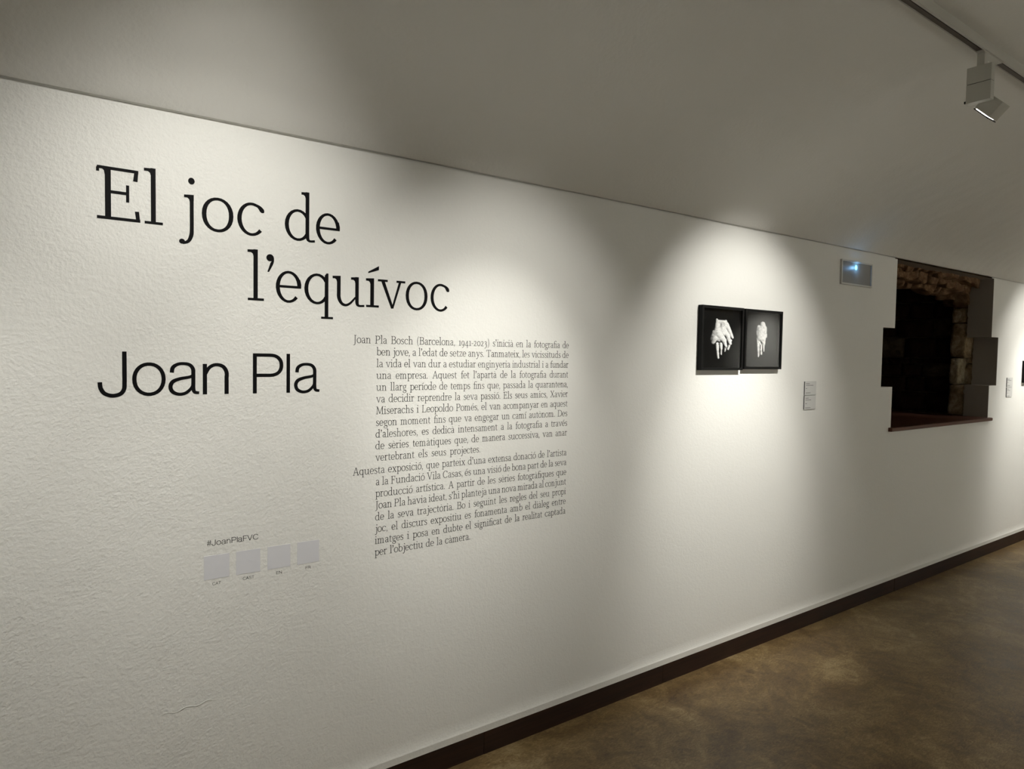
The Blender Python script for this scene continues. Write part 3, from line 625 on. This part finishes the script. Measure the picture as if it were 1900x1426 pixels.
ld = bpy.data.lights.new('blue_glow', 'POINT'); ld.energy = 0.11; ld.color = (0.22, 0.55, 1.0); ld.shadow_soft_size = 0.01
lo = bpy.data.objects.new('blue_glow', ld); C.objects.link(lo); lo.parent = em; lo.location = (4.236-4.245, -0.026, 0.566-0.53)

# ================================================================== TRACK AND SPOTLIGHTS
def track(yc, label):
    root = empty('lighting_track', (3.0, yc, 1.158), label, 'track')
    a, c = yc+0.017, yc-0.017
    b = MB(); zt = 1.196
    # U-shaped channel: side, lips, roof
    for (ya, yb, za, zb) in ((a, a-0.0012, 1.158, zt), (c+0.004, c, 1.158, zt), (c+0.0085, c+0.004, 1.158, 1.161), (a-0.0012, c+0.004, 1.190, zt)):
        b.box(X0+0.3, yb, za, X1-0.3, ya, zb)
    b.build('channel', m_white, root, loc=(3.0, yc, 1.158))
    b = MB(); b.box(X0+0.3, yc-0.001, 1.1625, X1-0.3, a-0.0012, 1.190); b.build('conductor_strip', m_slot, root, loc=(3.0, yc, 1.158))
    b = MB(); b.box(X0+0.3, c+0.004, 1.172, X1-0.3, yc-0.001, 1.190); b.build('slot_lining', m_black, root, loc=(3.0, yc, 1.158))
    return root
track(TRACK_Y, 'long pale ceiling track along the vault carrying the spotlights')
track(YW-TRACK_Y, 'long pale ceiling track added along the unseen far side of the vault')  # assumed track, added to carry the unseen fill lamps
def spotlight(x, yc, side, aim, label, group, power, cone, blend, core=None):
    # side +1: lights the lettered wall (towards +y)
    root = empty('track_spotlight', (x, yc, 1.098), label, 'spotlight', group)
    Y = lambda d: yc + side*d
    def bx(xa, d0, za, xb, d1, zb): b = MB(); y0_, y1_ = sorted((Y(d0), Y(d1))); b.box(xa, y0_, za, xb, y1_, zb); return b
    L = (x, yc, 1.098)
    b = bx(x, 0.0152, 1.154, x+0.175, -0.0118, 1.1622); b.build('track_adapter', m_white, root, loc=L, bevel=0.001)
    b = bx(x+0.002, 0.013, 1.098, x+0.034, -0.013, 1.152); b.build('stem', m_white, root, loc=L, bevel=0.002)
    b = bx(x-0.008, 0.041, 1.042, x+0.024, -0.041, 1.103); b.build('housing_cap', m_white, root, loc=L, bevel=0.0012)
    b = bx(x-0.006, 0.039, 1.0395, x+0.022, -0.039, 1.0425); b.build('housing_joint', m_black, root, loc=L)
    b = bx(x-0.008, 0.041, 0.972, x+0.024, -0.041, 1.040); b.build('housing', m_white, root, loc=L, bevel=0.0012)
    # tilting square head
    cy, cz = Y(-0.023), 0.958; hs = 0.034
    hd = Vector((aim[0]-x, aim[1]-cy, aim[2]-cz)).normalized()
    ang = math.atan2(-hd.z, side*hd.y)
    fy, fz = math.cos(ang), -math.sin(ang)         # forward in (d, z)
    def HP(xx, fwd, upw): return (xx, cy+side*(fy*fwd-fz*upw), cz+fz*fwd+fy*upw)
    xa, xb = x+0.026, x+0.100; dp = 0.032
    def hbox(xa, f0, u0, xb, f1, u1):
        b = MB(); vs = [HP(xx, ff, uu) for xx in (xa, xb) for ff in (f0, f1) for uu in (u0, u1)]
        b.add(vs, [(0, 1, 3, 2), (4, 6, 7, 5), (0, 4, 5, 1), (2, 3, 7, 6), (0, 2, 6, 4), (1, 5, 7, 3)]); return b
    h = hbox(xa, -dp, -hs, xb, dp-0.0032, hs)
    h.build('lamp_head', m_white, root, loc=L, bevel=0.0012)
    rim = MB()
    for (a0, u0, a1, u1) in ((xa, -hs, xb, -hs+0.006), (xa, hs-0.006, xb, hs), (xa, -hs+0.006, xa+0.016, hs-0.006), (xb-0.004, -hs+0.006, xb, hs-0.006)):
        q_ = hbox(a0, dp-0.001, u0, a1, dp+0.003, u1); rim.add(q_.v, q_.f)
    rim.build('rim', m_black, root, loc=L)
    ln_ = hbox(xa+0.0003, dp-0.0032, -hs+0.014, xb-0.0003, dp-0.001, hs-0.008); ln_.build('lens', m_lens, root, loc=L)
    kb = MB(); kb.box(x-0.004, Y(0.044)-0.004, 0.975, x+0.004, Y(0.044)+0.004, 0.983); kb.build('locking_knob', m_black, root, loc=L)
    pos = Vector(HP(x+0.066, dp+0.012, 0))
    beams = [(aim, power, cone, blend)] + ([core] if core else [])       # wide spill and narrow core of the reflector
    for (am, pw_, cn_, bl_) in beams:
        l = bpy.data.lights.new('spot_beam', 'SPOT'); l.energy = pw_; l.color = LAMP_COL; l.spot_size = math.radians(cn_); l.spot_blend = bl_; l.shadow_soft_size = 0.022
        lo = bpy.data.objects.new('spot_beam', l); C.objects.link(lo); lo.parent = root; lo.location = pos-Vector(L)
        lo.rotation_mode = 'QUATERNION'; lo.rotation_quaternion = (Vector(am)-pos).to_track_quat('-Z', 'Y')
    return root
LB = ['white box spotlight on the track, outside the picture beyond its left edge', 'white box spotlight on the track, outside the picture above the title', 'white box spotlight on the track, outside the picture above the paragraphs', 'white box spotlight with tilted square head hanging from the ceiling track',
      'white box spotlight on the track, outside the picture beyond the stone opening', 'white box spotlight on the track, outside the picture at the far end']
for (x, dx, za, pw, cn, bl, dx2, z2, p2, c2), lb in zip(LAMPS, LB):
    spotlight(x, TRACK_Y, 1, (x+0.066+dx, 0.0, za), lb, None, pw, cn, bl, ((x+0.066+dx2, 0.0, z2), p2, c2, 1.0))
for (x, dx, za, pw, cn, bl), od in zip(LAMPS_FILL, ('first', 'second', 'third', 'fourth', 'last')):  # added fill lamps behind the camera
    spotlight(x, YW-TRACK_Y, -1, (x+0.066+dx, YW, za), '%s added fill spotlight from the left on the assumed opposite track, behind the camera' % od, 'added fill spotlights of the assumed opposite track', pw, cn, bl)
